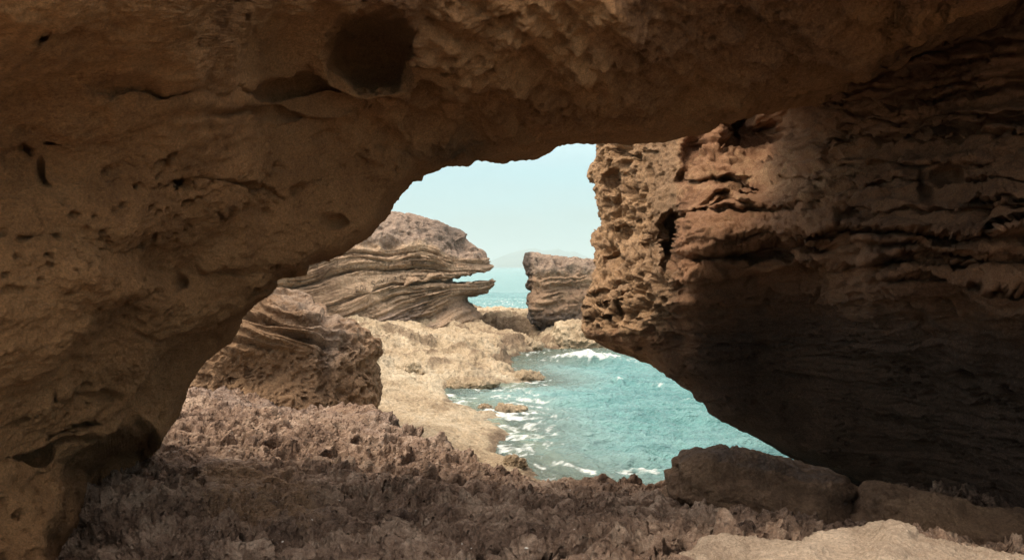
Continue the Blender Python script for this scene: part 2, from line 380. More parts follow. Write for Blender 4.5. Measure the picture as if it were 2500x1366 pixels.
DEP_R = [(1490,60,9.8),(1480,250,9.8),(1456,400,9.7),(1463,530,9.6),(1452,650,9.2),(1420,770,8.6),(1480,836,8.2),(1545,853,8.0),(1600,895,8.2),(1730,1000,8.3),(1850,1062,8.4),(2040,1146,8.4),(2200,1220,8.2),(2500,1500,6.5),
 (1560,400,8.9),(1560,560,8.6),(1650,400,8.1),(1650,560,7.6),(1560,680,8.0),(1560,780,7.8),(1800,330,7.9),(1850,430,7.3),(1950,380,6.8),(2100,260,6.0),(2300,170,4.9),(2500,60,4.2),(1900,100,7.2),(2200,-50,5.6),(2500,-300,4.4),
 (1650,650,7.1),(1720,560,6.6),(1800,515,6.6),(1950,500,5.9),(1950,580,5.7),(2200,450,4.75),(2500,450,3.9),(2200,590,4.6),(2500,590,3.75),
 (1800,640,6.9),(1900,700,6.9),(2000,660,6.3),(2150,700,5.1),(2350,700,4.5),(2500,750,4.2),(1700,850,7.7),(1900,900,7.7),(2100,850,6.5),(2300,900,5.6),(2500,950,4.9),(2100,1000,7.3),(2300,1100,6.9),(2500,1200,6.0),(2200,1150,7.8),
 (3000,0,3.2),(3000,500,3.0),(3000,900,3.3),(3000,1200,4.2),(3600,500,2.3),(3600,0,2.4),(3600,1000,2.7),(3300,1700,3.6)]
# main ledges of the right rock: each a raised lip with a slot under it
LEDGES = [([(1972,553),(2029,541),(2104,558),(2236,560),(2359,562),(2500,562),(2800,556)],.16,.22,8),
 ([(1952,608),(2003,591),(2060,597),(2148,584),(2280,579),(2368,576),(2500,570),(2800,560)],.10,.0,14),([(1952,628),(2060,640),(2200,618),(2368,612),(2500,606),(2800,600)],.12,.18,9),
 ([(1734,595),(1765,574),(1818,558),(1866,552),(1960,560)],.12,.16,7),([(1640,533),(1708,512),(1800,500),(1880,497),(1950,500),(2000,490)],.12,.20,10),([(1730,505),(1752,492),(1796,487),(1835,490)],.10,.16,6),
 ([(1700,446),(1740,441),(1790,445),(1840,452)],.08,.18,6),([(1745,470),(1790,462),(1840,468)],.06,.14,5),([(2368,486),(2434,483),(2500,490),(2700,500)],.09,.12,6),([(2380,505),(2450,503),(2600,512)],.06,.10,5),
 ([(2051,396),(2148,390),(2227,393),(2297,390),(2420,396)],.10,.12,8),([(2017,356),(2022,326),(2038,310),(2086,291),(2151,284),(2202,290),(2260,285)],.12,.16,8),([(1938,226),(2006,222),(2080,213),(2160,205)],.10,.14,6),
 ([(2009,250),(2070,241),(2135,235),(2177,223),(2264,206),(2344,191),(2441,184),(2600,175)],.10,.13,6),([(2209,181),(2273,152),(2312,145),(2392,135),(2499,119),(2700,100)],.10,.13,7),([(2228,130),(2289,119),(2360,98),(2441,91),(2499,93),(2700,80)],.10,.12,6),
 ([(2022,300),(2119,290),(2199,277),(2296,268),(2376,274),(2500,265)],.08,.12,5),([(2174,673),(2236,666),(2324,675),(2412,678),(2600,670)],.10,.12,7),([(2320,640),(2368,622),(2434,617),(2500,622),(2700,618)],.09,.12,6),
 ([(1415,715),(1440,708),(1488,696),(1545,672)],.09,.12,7),([(1418,742),(1479,733),(1540,704)],.08,.12,6),([(1420,768),(1488,757),(1540,722)],.08,.12,6),([(1490,360),(1530,372),(1600,368)],.05,.08,5),
 ([(1800,618),(1880,604),(1960,612)],.08,.10,6),([(2100,455),(2180,430),(2260,436)],.07,.10,6),([(2120,520),(2220,500),(2300,512),(2370,505)],.08,.10,6),([(2250,335),(2340,320),(2440,322),(2600,318)],.08,.10,6),([(1900,440),(1960,425),(2040,432)],.06,.10,6)]
def ledge_lines(q):
    n1 = perlin(np.c_[q/38, 0*q[:,0]], 1, 91)*9; n2 = perlin(np.c_[q/12, 0*q[:,0]], 1, 92)*3
    c = 0
    for pts, up, dn, w in LEDGES:
        p = np.array(pts, float); o = np.argsort(p[:,0], kind='stable'); xs = p[o,0]; ys = p[o,1]
        yl = np.interp(q[:,0], xs, ys)+n1+n2; dv = q[:,1]-yl
        m = ss(xs[0]-22, xs[0]+14, q[:,0])*ss(xs[-1]+26, xs[-1]-14, q[:,0])
        m = m*(.65+.35*ss(-.3,.2,n1/9))
        c = c - 1.3*up*m*np.exp(-(np.where(dv < 0, dv/(2.2*w), dv/(.55*w)))**2) + dn*m*np.exp(-((dv-1.25*w)/(.75*w))**2)
    return c
def carve_r(q):
    wob = fbm(np.c_[q, q[:,0]*0], .012, 3, seed=4)*26
    qq = q+np.c_[wob, -wob]
    c = ledge_lines(q)
    for cx, cy, rx, ry, an, dep in ((1638,590,20,62,8,.9),(1690,375,22,40,10,.3),(1850,330,70,55,-10,.7),(1790,300,30,55,0,.5),(1670,440,20,22,20,.3),(1735,450,48,11,-6,.35),(1770,455,60,9,-4,.25),
        (1850,610,150,26,-4,.6),(1700,520,40,12,-8,.3),(1760,488,40,12,-15,.3),(2150,568,200,10,2,.30),(2430,560,120,9,-2,.3),(2300,605,180,11,2,.22),(2020,590,70,14,0,.3),(2260,455,16,38,-12,.2),(2320,420,40,18,0,.2),(2080,520,40,20,-10,.3),(2140,460,30,14,0,.15),
        (2450,640,150,7,-2,.2),(2450,450,120,7,6,.16),(2170,640,90,8,0,.2),(1505,430,20,26,0,.25),(1540,430,14,16,0,.2),(1530,560,22,16,0,.2),(1490,640,14,20,0,.2),(1570,600,14,16,0,.22),(2390,300,150,9,-5,.2),(2200,330,170,8,-6,.2),(2300,240,200,8,-8,.2)):
        c = c + dep*ell(qq, cx, cy, rx, ry, an, .5)
    return c
def build_right():
    P, Q, fr, nb = shell(LIP_R, OUT_R, DEP_R, 1060, 700, carve_r, 40, .30, 1.35, back=((.4,.25),(1.0,1.1),(1.5,3.0)), bulge=5.0, root=0.0)
    N = smoothN(P, 60); sgn = np.sign(np.mean(N[nb+40:nb+150, 300:500, 1])); N = -N if sgn > 0 else N
    p = P.reshape(-1,3); q = Q.reshape(-1,2)
    lipd = sdf(np.array(LIP_R)[:, :2], q, False)
    wq = p + .10*np.c_[perlin(p,2.5,11),perlin(p,2.5,12),perlin(p,2.5,13)]
    z = p[:,2]; x = p[:,0]; y = p[:,1]
    s = z - .05*(x+ (8-y)) + .10*perlin(p, (.9,.9,.5), 3) + .05*perlin(p, 2.6, 6)
    upper = ss(1.6, 2.6, z)                       # ledges fade out on the smooth underside
    near = ss(1600, 1720, q[:,0])
    reg = .35+.65*ss(-.25,.3, perlin(p, (.8,.8,1.6), 19))
    a = perlin(np.c_[s, x*.15, y*.15], (4.3,1,1), 60)+.03*perlin(p,5,63); b = perlin(np.c_[s, x*.18, y*.18], (10.5,1.4,1.4), 61)+.05*perlin(p,6,64); c = perlin(np.c_[s, x*.25, y*.25], (24,2,2), 62)
    ledge = np.tanh(a*6)*.5+np.tanh(b*6)*.32+np.tanh(c*4)*.16
    thin = np.exp(-(a/.05)**2)*.8+np.exp(-(b/.07)**2)*.6
    edge = ss(1690, 1600, q[:,0])*ss(900,760,q[:,1])
    d = fbm(p, 1.3, 3, .5, seed=1)*.13 + .03*fbm(p, 4, 2, .5, seed=2) + (near*upper*reg+.25*(1-upper)+.6*edge*ss(690,740,q[:,1]))*(ledge*.085+.055*thin)
    f1, f2 = worley(wq, (4.2,4.2,5.2), 4); h1, h2 = worley(wq, (9,9,10), 5)
    hon = edge*(1-ss(1560,1600,q[:,0])*ss(560,500,q[:,1]))
    d += -hon*(.16*ss(.55,.2,f1)+.085*ss(.5,.2,h1)) - near*upper*.12*ss(.42,.15,f1)*ss(.0,.3,perlin(p,1.3,71))
    d += (.03+.01*upper)*fbm(wq, (5,5,9), 4, .55, seed=41)
    d *= np.where(fr.ravel() > 0, .45+.55*ss(0, 40, lipd), .6)
    P = P + N*d.reshape(P.shape[:2])[...,None]
    N = gnormals(P); N = -N if sgn > 0 else N
    p = P.reshape(-1,3)
    k1, _ = worley(p, 22, 9)
    s2 = p[:,2] - .05*(p[:,0]+(8-p[:,1])) + .05*perlin(p, 2.2, 6) + .012*perlin(p, 9, 7)
    l1 = perlin(np.c_[s2, p[:,0]*.3, p[:,1]*.3], (15,1.3,1.3), 81); l2 = perlin(np.c_[s2, p[:,0]*.5, p[:,1]*.5], (30,2,2), 82)
    zone = near*ss(1.2,2.2,p[:,2])*ss(-.35,.1,perlin(p,(1.3,1.3,2.2),83))
    lines = np.exp(-(l1/.07)**2)*.7+np.exp(-(l2/.09)**2)*.45
    gr = perlin(p, 30, 53); m1, _ = worley(p + .03*np.c_[perlin(p,12,1),perlin(p,12,2),perlin(p,12,3)], (11,11,17), 14)
    d = (.030-.010*near)*fbm(p, 9, 4, .6, seed=50) + .008*fbm(p, 42, 2, .6, seed=52) + zone*.024*lines - hon*.03*ss(.5,.15,k1) - (1-hon)*.030*ss(.42,.18,m1)*ss(0,.25,perlin(p,2.1,84))
    P = P + N*d.reshape(P.shape[:2])[...,None]
    alt = edge*.85 + .45*ell(q, 1850, 440, 330, 130, 0, .95)
    alt2 = ss(1560,1750,q[:,0])*ss(3.1,1.9,p[:,2]-.25*(p[:,0]-1.5))*.95 + .35*ss(1560,1590,q[:,0])*ss(1680,1640,q[:,0])  # first term paints the overhang's shade into the colour of its lower face
    fc = gfaces(P.shape[0], P.shape[1]); nv, nu = P.shape[:2]; a = np.arange(nu-1); top = (nv-1)*nu
    fc = np.concatenate([fc, np.stack([a+1, a, top+a, top+a+1], -1)])
    if sgn > 0: fc = fc[:, ::-1]
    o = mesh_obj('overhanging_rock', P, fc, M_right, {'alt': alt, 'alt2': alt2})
    return tag(o, 'massive dark overhanging rock on the right with honeycombed edge and thin ledges', 'rock wall')
build_right(); print('right', time.time()-T0)

# ------------------------------------------------------------------ foreground ground: karst pavement
GC = np.array([(x0, py, Y) for x0, py, Y in [(80,1366,2.9),(1250,1366,2.75),(1750,1366,2.7),(1250,1250,3.95),(1600,1250,4.0),(470,960,8.6),(700,990,8.8),(930,996,8.8),(700,1100,5.9),(1150,1102,7.0),(1430,1166,6.5),(1640,1168,6.3),(2000,1235,5.4),(2400,1310,4.2),(250,1230,3.8),(400,1090,5.4)]], float)
GW = W(GC[:,0], GC[:,1], GC[:,2])
EDGE = W(*np.array([(-400,930,9.4),(300,945,9.4),(700,985,9.3),(930,992,9.0),(1010,1035,8.2),(1160,1102,7.15),(1280,1125,6.9),(1430,1166,6.6),(1640,1168,6.5),(1900,1170,6.6),(2200,1190,6.9),(3400,1200,7.2)]).T)[:, :2]
GPOLY = np.concatenate([EDGE, [[9, -1], [-9, -1]]])
def ground_base(xy):
    g = tps(GW[:,:2], GW[:,2], xy, .02)
    return np.minimum(g, 2.15+0*g)
def build_ground():
    nr, nc = 820, 1150
    Y = .9*np.exp(np.linspace(0, math.log(12/.9), nr)); t = np.linspace(-1.15, 1.1, nc)
    X = Y[:,None]*t[None]; YY = np.repeat(Y[:,None], nc, 1)
    xy = np.stack([X, YY], -1).reshape(-1, 2)
    z = ground_base(xy)
    p3 = np.c_[xy, 0*z]
    de = sdf(GPOLY, xy + .22*np.c_[fbm(p3, 1.6, 4, seed=3), fbm(p3, 1.6, 4, seed=4)])
    z = z - np.clip(de+.05, 0, 9)*1.7 - .35*ss(-.35,.1,de)*0
    # sand-filled smoother patch, and the lumps
    px = 1250+F*xy[:,0]/xy[:,1]; py = HOR+F*(CAM-z)/xy[:,1]
    sand = np.maximum(ell(np.c_[px,py], 640, 1190, 180, 70, 10, .6), .8*ell(np.c_[px,py], 850, 1010, 70, 22, 10, .6))
    R = np.array([[.80,.60,0],[-.60,.80,0],[0,0,1]])
    w = (p3 + .14*np.c_[perlin(p3,2.0,1),perlin(p3,2.0,2),0*z])@R.T
    rid = fbm(w, (.9,2.4,1), 2, .5, seed=6, kind='ridge')
    rid2 = fbm(w, (2.2,4.2,1), 3, .5, seed=7, kind='billow')
    w2 = w + .05*np.c_[perlin(p3,7,8),perlin(p3,7,9),0*z]
    a1, a2 = worley(w2, (2.2,3.6,1), 1); b1, b2 = worley(w2, (5.0,7.5,1), 2); k1, _ = worley(w2, (3.6,4.6,1), 12)
    plate = ss(-.30, .15, perlin(p3, (.95,.75,1), 41))          # worn flat plates between the rough parts
    h = .06*rid + .048*rid2*(.35+.65*plate) + .09*fbm(p3, 1.0, 2, seed=33) - .05
    h += .03*(1-np.clip(a1/.8,0,1)**2) - .10*ss(.36,.2,k1)*ss(-.1,.1,perlin(p3,2.1,34))
    rough = 1-.72*sand
    edgeboost = 1+.2*ss(-.5,-.05,de)
    z = z - .22*ell(np.c_[px,py], 150, 1330, 130, 110, 0, .8)
    z = z + h*rough*edgeboost*ss(.6,-.1,de)
    P = np.c_[xy, z].reshape(nr, nc, 3)
    N = smoothN(P, 10); N = N*np.sign(N[...,2:3].mean())
    p = P.reshape(-1,3); pw = p + .03*np.c_[perlin(p,14,8),perlin(p,14,9),perlin(p,14,10)]
    c1, c2 = worley(pw, 9, 3); g1, g2 = worley(pw, 19, 6); m1, m2 = worley(pw, (4.2,4.2,5), 16)
    amp = (.4+.75*ss(-.3,.3,perlin(p, 2.2, 88)))*(1+.45*ss(5.5,3.5,p[:,1]))
    d = amp*(.070*fbm(pw, 4.6, 4, .55, seed=12, kind='billow') - .10*ss(.50,.32,m1)*ss(-.15,.1,perlin(p,1.9,89)) - .075*ss(.48,.30,c1)*ss(-.3,.0,perlin(p,4.1,86)) - .036*ss(.48,.28,g1)) + .008*fbm(p, 30, 3, .6, seed=15)
    d = d*(.3+.7*rough)
    P = P + N*d.reshape(nr, nc)[...,None]
    p = P.reshape(-1,3)
    alt = sand*.62 + .55*ss(-.2,-.34, h)*0 + .25*ss(.1,.45,perlin(p,1.4,90))
    alt2 = .35*ss(5.5,8.5,p[:,1])*ss(.0,.3,perlin(p,1.1,95)+.1)
    o = mesh_obj('ground', P, gfaces(nr, nc), M_karst, {'alt': alt, 'alt2': alt2})
    return tag(o, 'rough pitted purplish brown karst rock floor of the cave', 'ground', kind='structure')
ground = build_ground(); print('ground', time.time()-T0)

# ------------------------------------------------------------------ tidal shelf / coast
def WZ(px, py, z=0.0):
    Y = (CAM-z)*F/(py-HOR); return np.array([Y*(px-1250)/F, Y])
COAST = [WZ(*a) for a in [(1900,1300),(1430,1200),(1300,1145),(1225,1108),(1245,1085),(1262,1060),(1235,1038),(1246,1012),(1210,1000),(1175,1002),(1130,988),(1100,968),(1085,955),(1120,946),(1180,952),(1240,944),(1325,936),(1318,924),(1262,908),(1256,890),(1254,874),(1272,864),(1312,858),(1318,842),(1285,834),(1250,842),(1215,830),(1190,822),(1215,816),(1290,816),(1292,834),(1290,846),(1330,852),(1410,850),(1480,846),(1560,836),(1590,800),(1500,775),(1290,770)]]
COAST += [np.array([-1.9, 49]), np.array([-6, 52]), np.array([-30, 60]), np.array([-30, 6]), np.array([3, 6])]
COAST = np.array(COAST)
HC = np.array([(*W(px,py,Y)[:2], z) for px,py,Y,z in []] + [ # x, Y, z of the inland surface
 (-1.0,12.5,.25),(-.3,14,.18),(-.9,16,.15),(-2.2,18,.35),(-1.2,19,.12),(-.5,21,.2),(.3,21.5,.12),(-1.5,22.5,.5),(-.8,25,.85),(-.2,25.5,.75),(.2,27,.45),(-2.5,24,.7),(-3,28,.9),(-1.5,28.5,.95),(-4.5,30,1.1),(-.9,31,.85),(-1.2,33.5,.85),(.2,35,.8),(1.0,35,.85),(1.8,31,.9),(2.6,30,.6),(3.5,31,.6),(-7,30,1.4),(-10,40,1.5),(-4,45,.8),(-6,20,1.2),(-6,12,1.4),(-2,10,.6),(4,33,.8)])
def shelf_height(xy, detail=True):
    p = np.c_[xy, 0*xy[:,0]]
    H = tps(HC[:,:2], HC[:,2], xy, .3, 10.0)
    j = .35*np.c_[fbm(p, .9, 4, .6, seed=70), fbm(p, .9, 4, .6, seed=71)]
    d = sdf(COAST, xy+j*np.clip(xy[:,1:]/22, .5, 1.3))
    sc = np.clip(xy[:,1]/26, .45, 1.2)
    H = np.clip(H*.82, .08, 2)
    z = np.where(d < 0, (H+.10)*(1-np.exp(d/(.30*sc)))-.10, -.10-.28*d)
    return np.maximum(z, -1.6), d
def build_shelf():
    nr, nc = 760, 760
    Y = 8*np.exp(np.linspace(0, math.log(52/8), nr)); t = np.linspace(-.5, .28, nc)
    X = Y[:,None]*t[None]; YY = np.repeat(Y[:,None], nc, 1)
    xy = np.stack([X, YY], -1).reshape(-1,2)
    z, d = shelf_height(xy)
    p = np.c_[xy, 0*z]
    w = p + .25*np.c_[perlin(p,1,1),perlin(p,1,2),0*z]
    a1, a2 = worley(w, (1.1,1.0,1), 5); b1, b2 = worley(w, (3,2.6,1), 6)
    inl = ss(.1,-.5,d)
    far = ss(14, 24, xy[:,1])
    h = (.16*fbm(w, .8, 3, seed=61, kind='ridge')-.12*ss(.5,.1,a1)*1.0-.06*ss(.5,.1,b1)+.10*fbm(w, 3, 3, .55, seed=63))*(.35+.65*far)
    tr = perlin(w, (.9,1.1,1), 67)*2.2+.4*perlin(w,(3,3,1),68); stp = np.floor(tr*3)/3+ss(.0,.35,(tr*3)%1)/3
    h = h + .12*stp*(.3+.7*far)
    rdg = ss(31.5,33.5,xy[:,1])*ss(37,35.5,xy[:,1])*ss(-1.8,-1,xy[:,0])
    z = z + h*inl + rdg*.25*fbm(p, (1.4,1.4,1), 4, .6, seed=66, kind='ridge')
    P = np.c_[xy, z].reshape(nr, nc, 3)
    N = gnormals(P); N = N*np.sign(N[...,2:3].mean()); p = P.reshape(-1,3)
    e1, _ = worley(p, 7, 3)
    dd = (.05*fbm(p, 4, 4, .6, seed=64, kind='billow')-.05*ss(.5,.1,e1))*inl*(.4+.6*far) + .015*fbm(p, 14, 3, seed=65)
    P = P + N*dd.reshape(nr,nc)[...,None]; p = P.reshape(-1,3)
    # dark wave-worn rock on the seaward rims, bleached flats inland
    alt = .75*ss(-.9,-.1,d)*ss(19,24,p[:,1])*ss(.05,.3,p[:,2]) + .6*ss(-.05,.3,perlin(p,.9,69))*ss(15,22,p[:,1]) + rdg*.35 + .85*ss(.20,.03,p[:,2])
    alt2 = .55*ss(-.2,.3,perlin(p,.35,66))*ss(27,18,p[:,1])
    o = mesh_obj('rock_shelf', P, gfaces(nr, nc), M_shelf, {'alt': alt, 'alt2': alt2})
    return tag(o, 'low tan tidal rock shelf between the cliff and the sea', 'rock shelf', kind='structure')
build_shelf(); print('shelf', time.time()-T0)

# ------------------------------------------------------------------ closed rock bodies from a front outline with real depth
def body(name, outline, Y0, T, mat, label, cat_, nt=420, nph=300, center=None, tilt=(0,0), flat=3.0, sfun=None, noise=None, attrs=None, tfun=None, back=1.0, parent=None, depth_fn=None):
    """outline in photo pixels at distance Y0; T = half thickness in metres; tilt = dY per metre in x,z"""
    ol = np.array(outline, float)
    c = ol.mean(0) if center is None else np.array(center, float)
    seg = np.r_[0, np.cumsum(np.hypot(*np.diff(np.r_[ol, ol[:1]], axis=0).T))]
    t = np.linspace(0, seg[-1], nt, endpoint=False); oc = np.r_[ol, ol[:1]]
    Lp = np.stack([np.interp(t, seg, oc[:,0]), np.interp(t, seg, oc[:,1])], -1)
    ph = np.linspace(0.0, math.pi, nph)
    e = 2.0/flat
    r = np.abs(np.sin(ph))**e; k = -np.sign(np.cos(ph))*np.abs(np.cos(ph))**e
    r[0] = r[-1] = 1e-4
    Q = c + r[:,None,None]*(Lp[None]-c)
    x = Y0*(Q[...,0]-1250)/F; z = CAM-Y0*(Q[...,1]-HOR)/F      # first estimate, for the tilt of the face
    th = np.where(k < 0, T, T*back)
    Y = Y0 + (k*th)[:,None] + tilt[0]*(x-x.mean()) + tilt[1]*(z-z.mean())
    if depth_fn is not None: Y = Y + depth_fn(Q.reshape(-1,2)).reshape(Y.shape)*(k < .35)[:,None]
    P = W(Q[...,0], Q[...,1], Y)
    N = smoothN(P, 10, True)
    ctr = P.reshape(-1,3).mean(0)
    if np.mean(((P-ctr)*N).sum(-1)) < 0: N = -N; flip = True
    else: flip = False
    q = Q.reshape(-1,2)
    if noise:
        for fn in noise:
            d = fn(P.reshape(-1,3), q, N.reshape(-1,3)).reshape(P.shape[:2])
            d[0] = d[0].mean(); d[-1] = d[-1].mean()
            P = P + N*d[...,None]
            N = gnormals(P, cu=True); N = -N if flip else N
    at = attrs(P.reshape(-1,3), q, N.reshape(-1,3)) if attrs else {}
    fc = gfaces(P.shape[0], P.shape[1], cu=True)
    if not flip: fc = fc[:, ::-1]
    # check winding so that faces look outward
    o = mesh_obj(name, P, fc, mat, at, parent=parent)
    if parent is None: tag(o, label, cat_)
    return o

# strata coordinate of the headland, traced along its bedding
SC = []
for s_, pts in ((0,[(620,600),(900,540),(1050,540),(1150,580)]),(1,[(620,660),(760,640),(900,605),(1050,602),(1190,632)]),(2,[(620,695),(670,682),(800,658),(950,650),(1100,656),(1200,655)]),(3,[(620,730),(800,700),(900,672),(1000,668),(1110,672)]),
                (4,[(835,735),(900,708),(960,690),(1110,682),(1200,684)]),(5,[(860,780),(950,745),(1050,715),(1208,692)]),(6,[(960,795),(1060,765),(1150,728),(1205,712)]),(7,[(1000,830),(1100,800),(1180,770)])):
    SC += [(a, b, s_) for a, b in pts]
SC = np.array(SC, float)
def strata_at(q): return tps(SC[:,:2], SC[:,2], q, .002, 300.0)
def cliff_noise1(p, q, n):
    s = strata_at(q) + .03*perlin(p, .8, 3) + .03*perlin(p, 3, 13)
    x = q[:,0]/200
    a = perlin(np.c_[s, x, 0*x], (1.1,.5,1), 5); b = perlin(np.c_[s, x, 0*x], (3.2,1,1), 6); c = perlin(np.c_[s, x, 0*x], (8,2,1), 7)
    side = ss(1.25, .75, s)                      # crumbly cap above the bedded part
    f1, _ = worley(p + .2*np.c_[perlin(p,1.2,1),perlin(p,1.2,2),perlin(p,1.2,3)], 1.1, 2); g1, _ = worley(p, 3.0, 8)
    e = perlin(np.c_[s, x*2, 0*x], (19,2,1), 8)
    jn = np.exp(-(perlin(np.c_[q[:,0]/70, s*.8, 0*s], 1, 44)/.035)**2)*ss(0,.2,perlin(np.c_[q[:,0]/150, s, 0*s],1,45))
    d = (1-side)*(.08*np.tanh(a*10)+.10*np.tanh(b*10)+.085*np.tanh(c*9)+.05*np.tanh(e*6)-.12*jn) + side*(-.35*ss(.6,.15,f1)-.14*ss(.5,.15,g1)+.2*fbm(p,1.5,3,seed=4))
    # smooth slab with the carvings, deep shadow slots under it
    smooth = ss(2.75,2.95,s)*ss(4.0,3.7,s)*ss(1120,1040,q[:,0])
    d = d*(1-.75*smooth)*(.55+.45*ss(-.25,.25,perlin(p,.7,17)))
    k = lambda s0, w, x0, x1: np.exp(-((s-s0)/w)**2)*ss(x0-60, x0+60, q[:,0])*ss(x1+40, x1, q[:,0])
    d -= .45*k(2.45,.13,680,1120) + .35*k(4.05,.10,840,1120) + .30*k(3.75,.25,1010,1110) + .45*k(6.15,.22,1000,1150) + .35*k(4.75,.06,860,1050) + .3*k(1.2,.08,800,1100)
    d *= 1-.72*ss(1060,1130,q[:,0])*ss(635,650,q[:,1])
    d += .10*fbm(p, .6, 2, seed=9)
    return d*ss(0,.25,1-np.abs(n[:,1])*0)
def cliff_noise2(p, q, n):
    return .06*fbm(p, 3.5, 4, .6, seed=22)+.03*fbm(p, 13, 2, seed=25)
def cliff_attrs(p, q, n):
    s = strata_at(q)
    grey = .75*ss(1.2,.5,s)+ .7*ss(4.9,5.6,s)*ss(1100,1000,q[:,0]) + .35*ss(1000,1150,q[:,0])
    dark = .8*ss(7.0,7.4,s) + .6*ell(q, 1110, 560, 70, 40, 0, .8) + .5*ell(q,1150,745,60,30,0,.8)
    return {'alt': grey, 'alt2': dark}
CL = [(560,900),(540,760),(545,640),(620,600),(760,560),(880,522),(960,517),(1000,522),(1040,532),(1080,545),(1110,556),(1140,572),(1135,582),(1158,600),(1178,612),(1196,632),(1204,650),(1196,657),(1170,657),(1150,667),(1120,674),(1108,680),(1112,689),(1140,689),(1180,686),(1210,685),(1204,702),(1188,713),(1160,720),(1142,724),(1150,740),(1156,752),(1170,762),(1176,790),(1170,840),(1000,900),(760,930)]
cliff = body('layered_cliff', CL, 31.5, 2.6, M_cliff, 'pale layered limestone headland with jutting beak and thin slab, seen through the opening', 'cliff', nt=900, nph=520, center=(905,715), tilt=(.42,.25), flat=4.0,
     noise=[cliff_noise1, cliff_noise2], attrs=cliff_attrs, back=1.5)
print('cliff', time.time()-T0)

def stack_n1(p, q, n):
    s = p[:,2] - .12*p[:,0] + .12*perlin(p, .9, 3) + .08*perlin(p, 2.6, 4)
    a = perlin(np.c_[s, p[:,0]*.2, p[:,1]*.2], (3,1,1), 5); b = perlin(np.c_[s, p[:,0]*.4, p[:,1]*.2], (8,1,1), 6)
    top = ss(690, 650, q[:,1])
    f1, _ = worley(p + .15*np.c_[perlin(p,1.2,1),perlin(p,1.2,2),perlin(p,1.2,3)], 1.7, 2); g1, _ = worley(p, 4.0, 8)
    d = (1-top)*(.11*np.tanh(a*5)*ss(-.4,.2,perlin(p,1.1,14))+.08*np.tanh(b*5)*ss(-.3,.3,perlin(p,1.5,15))-.07*ss(.5,.15,g1)) + top*(-.22*ss(.6,.15,f1)-.10*ss(.5,.15,g1)+.05)
    d += .16*fbm(p, 1.2, 3, seed=9) - .5*ell(q, 1330, 810, 55, 20, 0, .9) - .12*ell(q, 1400, 700, 100, 7, -2, .9)
    return d
def stack_n2(p, q, n): return .07*fbm(p, 4, 4, .6, seed=22)+.03*fbm(p, 13, 2, seed=25)
def stack_attrs(p, q, n):
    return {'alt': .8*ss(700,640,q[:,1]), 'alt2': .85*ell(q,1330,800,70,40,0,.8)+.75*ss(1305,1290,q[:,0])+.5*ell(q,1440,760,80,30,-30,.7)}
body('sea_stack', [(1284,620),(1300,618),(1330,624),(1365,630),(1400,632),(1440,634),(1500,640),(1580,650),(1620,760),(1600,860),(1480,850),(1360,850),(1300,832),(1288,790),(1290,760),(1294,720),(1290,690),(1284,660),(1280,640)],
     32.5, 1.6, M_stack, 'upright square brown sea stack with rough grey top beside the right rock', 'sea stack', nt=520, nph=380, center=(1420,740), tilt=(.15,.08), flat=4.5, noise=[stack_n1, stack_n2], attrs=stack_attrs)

def blk_n1(p, q, n):
    wq = p + .08*np.c_[perlin(p,3,1),perlin(p,3,2),perlin(p,3,3)]
    s = p[:,2] + .34*p[:,0] + .05*perlin(p,1.5,4)
    a = perlin(np.c_[s, p[:,0]*.3, p[:,1]*.3], (6,1,1), 5); b = perlin(np.c_[s, p[:,0]*.5, p[:,1]*.5], (17,1,1), 6)
    lay = ss(880, 820, q[:,1])*ss(880,800,q[:,0])
    f1, _ = worley(wq, 6, 2); g1, _ = worley(wq, 13, 8); u1, _ = worley(wq, (2.2,2.2,2.2), 8)
    pit = (1-lay)
    d = lay*(.075*np.tanh(a*9)+.055*np.tanh(b*9)) - pit*(.085*ss(.55,.15,f1)+.035*ss(.5,.15,g1)) + .16*fbm(p, 1.6, 3, seed=9) + .05*perlin(p,5,20)
    d -= .30*ell(q, 640, 785, 110, 9, 8, .6)+.16*ell(q, 690, 815, 80, 8, 12, .8)+.16*ell(q, 800, 870, 16, 90, 0, .9)+.12*ell(q, 740, 935, 24, 30, 0, .8)
    d -= .30*ell(q, 620, 905, 110, 45, -5, .9)
    return d
def blk_n2(p, q, n): return .022*fbm(p, 12, 4, .6, seed=22)+.010*fbm(p, 40, 2, seed=25)
def blk_attrs(p, q, n):
    return {'alt': .45*ell(q,800,800,150,70,20,.8)+.3*ell(q,800,900,50,110,0,.8)+.25*ss(760,730,q[:,1]), 'alt2': .8*ell(q,620,880,150,110,0,.8)}
body('pitted_boulder', [(400,1100),(420,900),(520,800),(590,760),(628,722),(660,712),(700,716),(745,732),(775,748),(800,770),(830,776),(865,796),(900,820),(926,832),(930,856),(918,880),(922,910),(930,945),(926,990),(915,1100),(700,1150)],
     11.6, 1.0, M_block, 'big honeycombed tan boulder with layered top standing left of the tidal shelf', 'boulder', nt=760, nph=520, center=(700,930), tilt=(.35,.15), flat=3.6, noise=[blk_n1, blk_n2], attrs=blk_attrs)

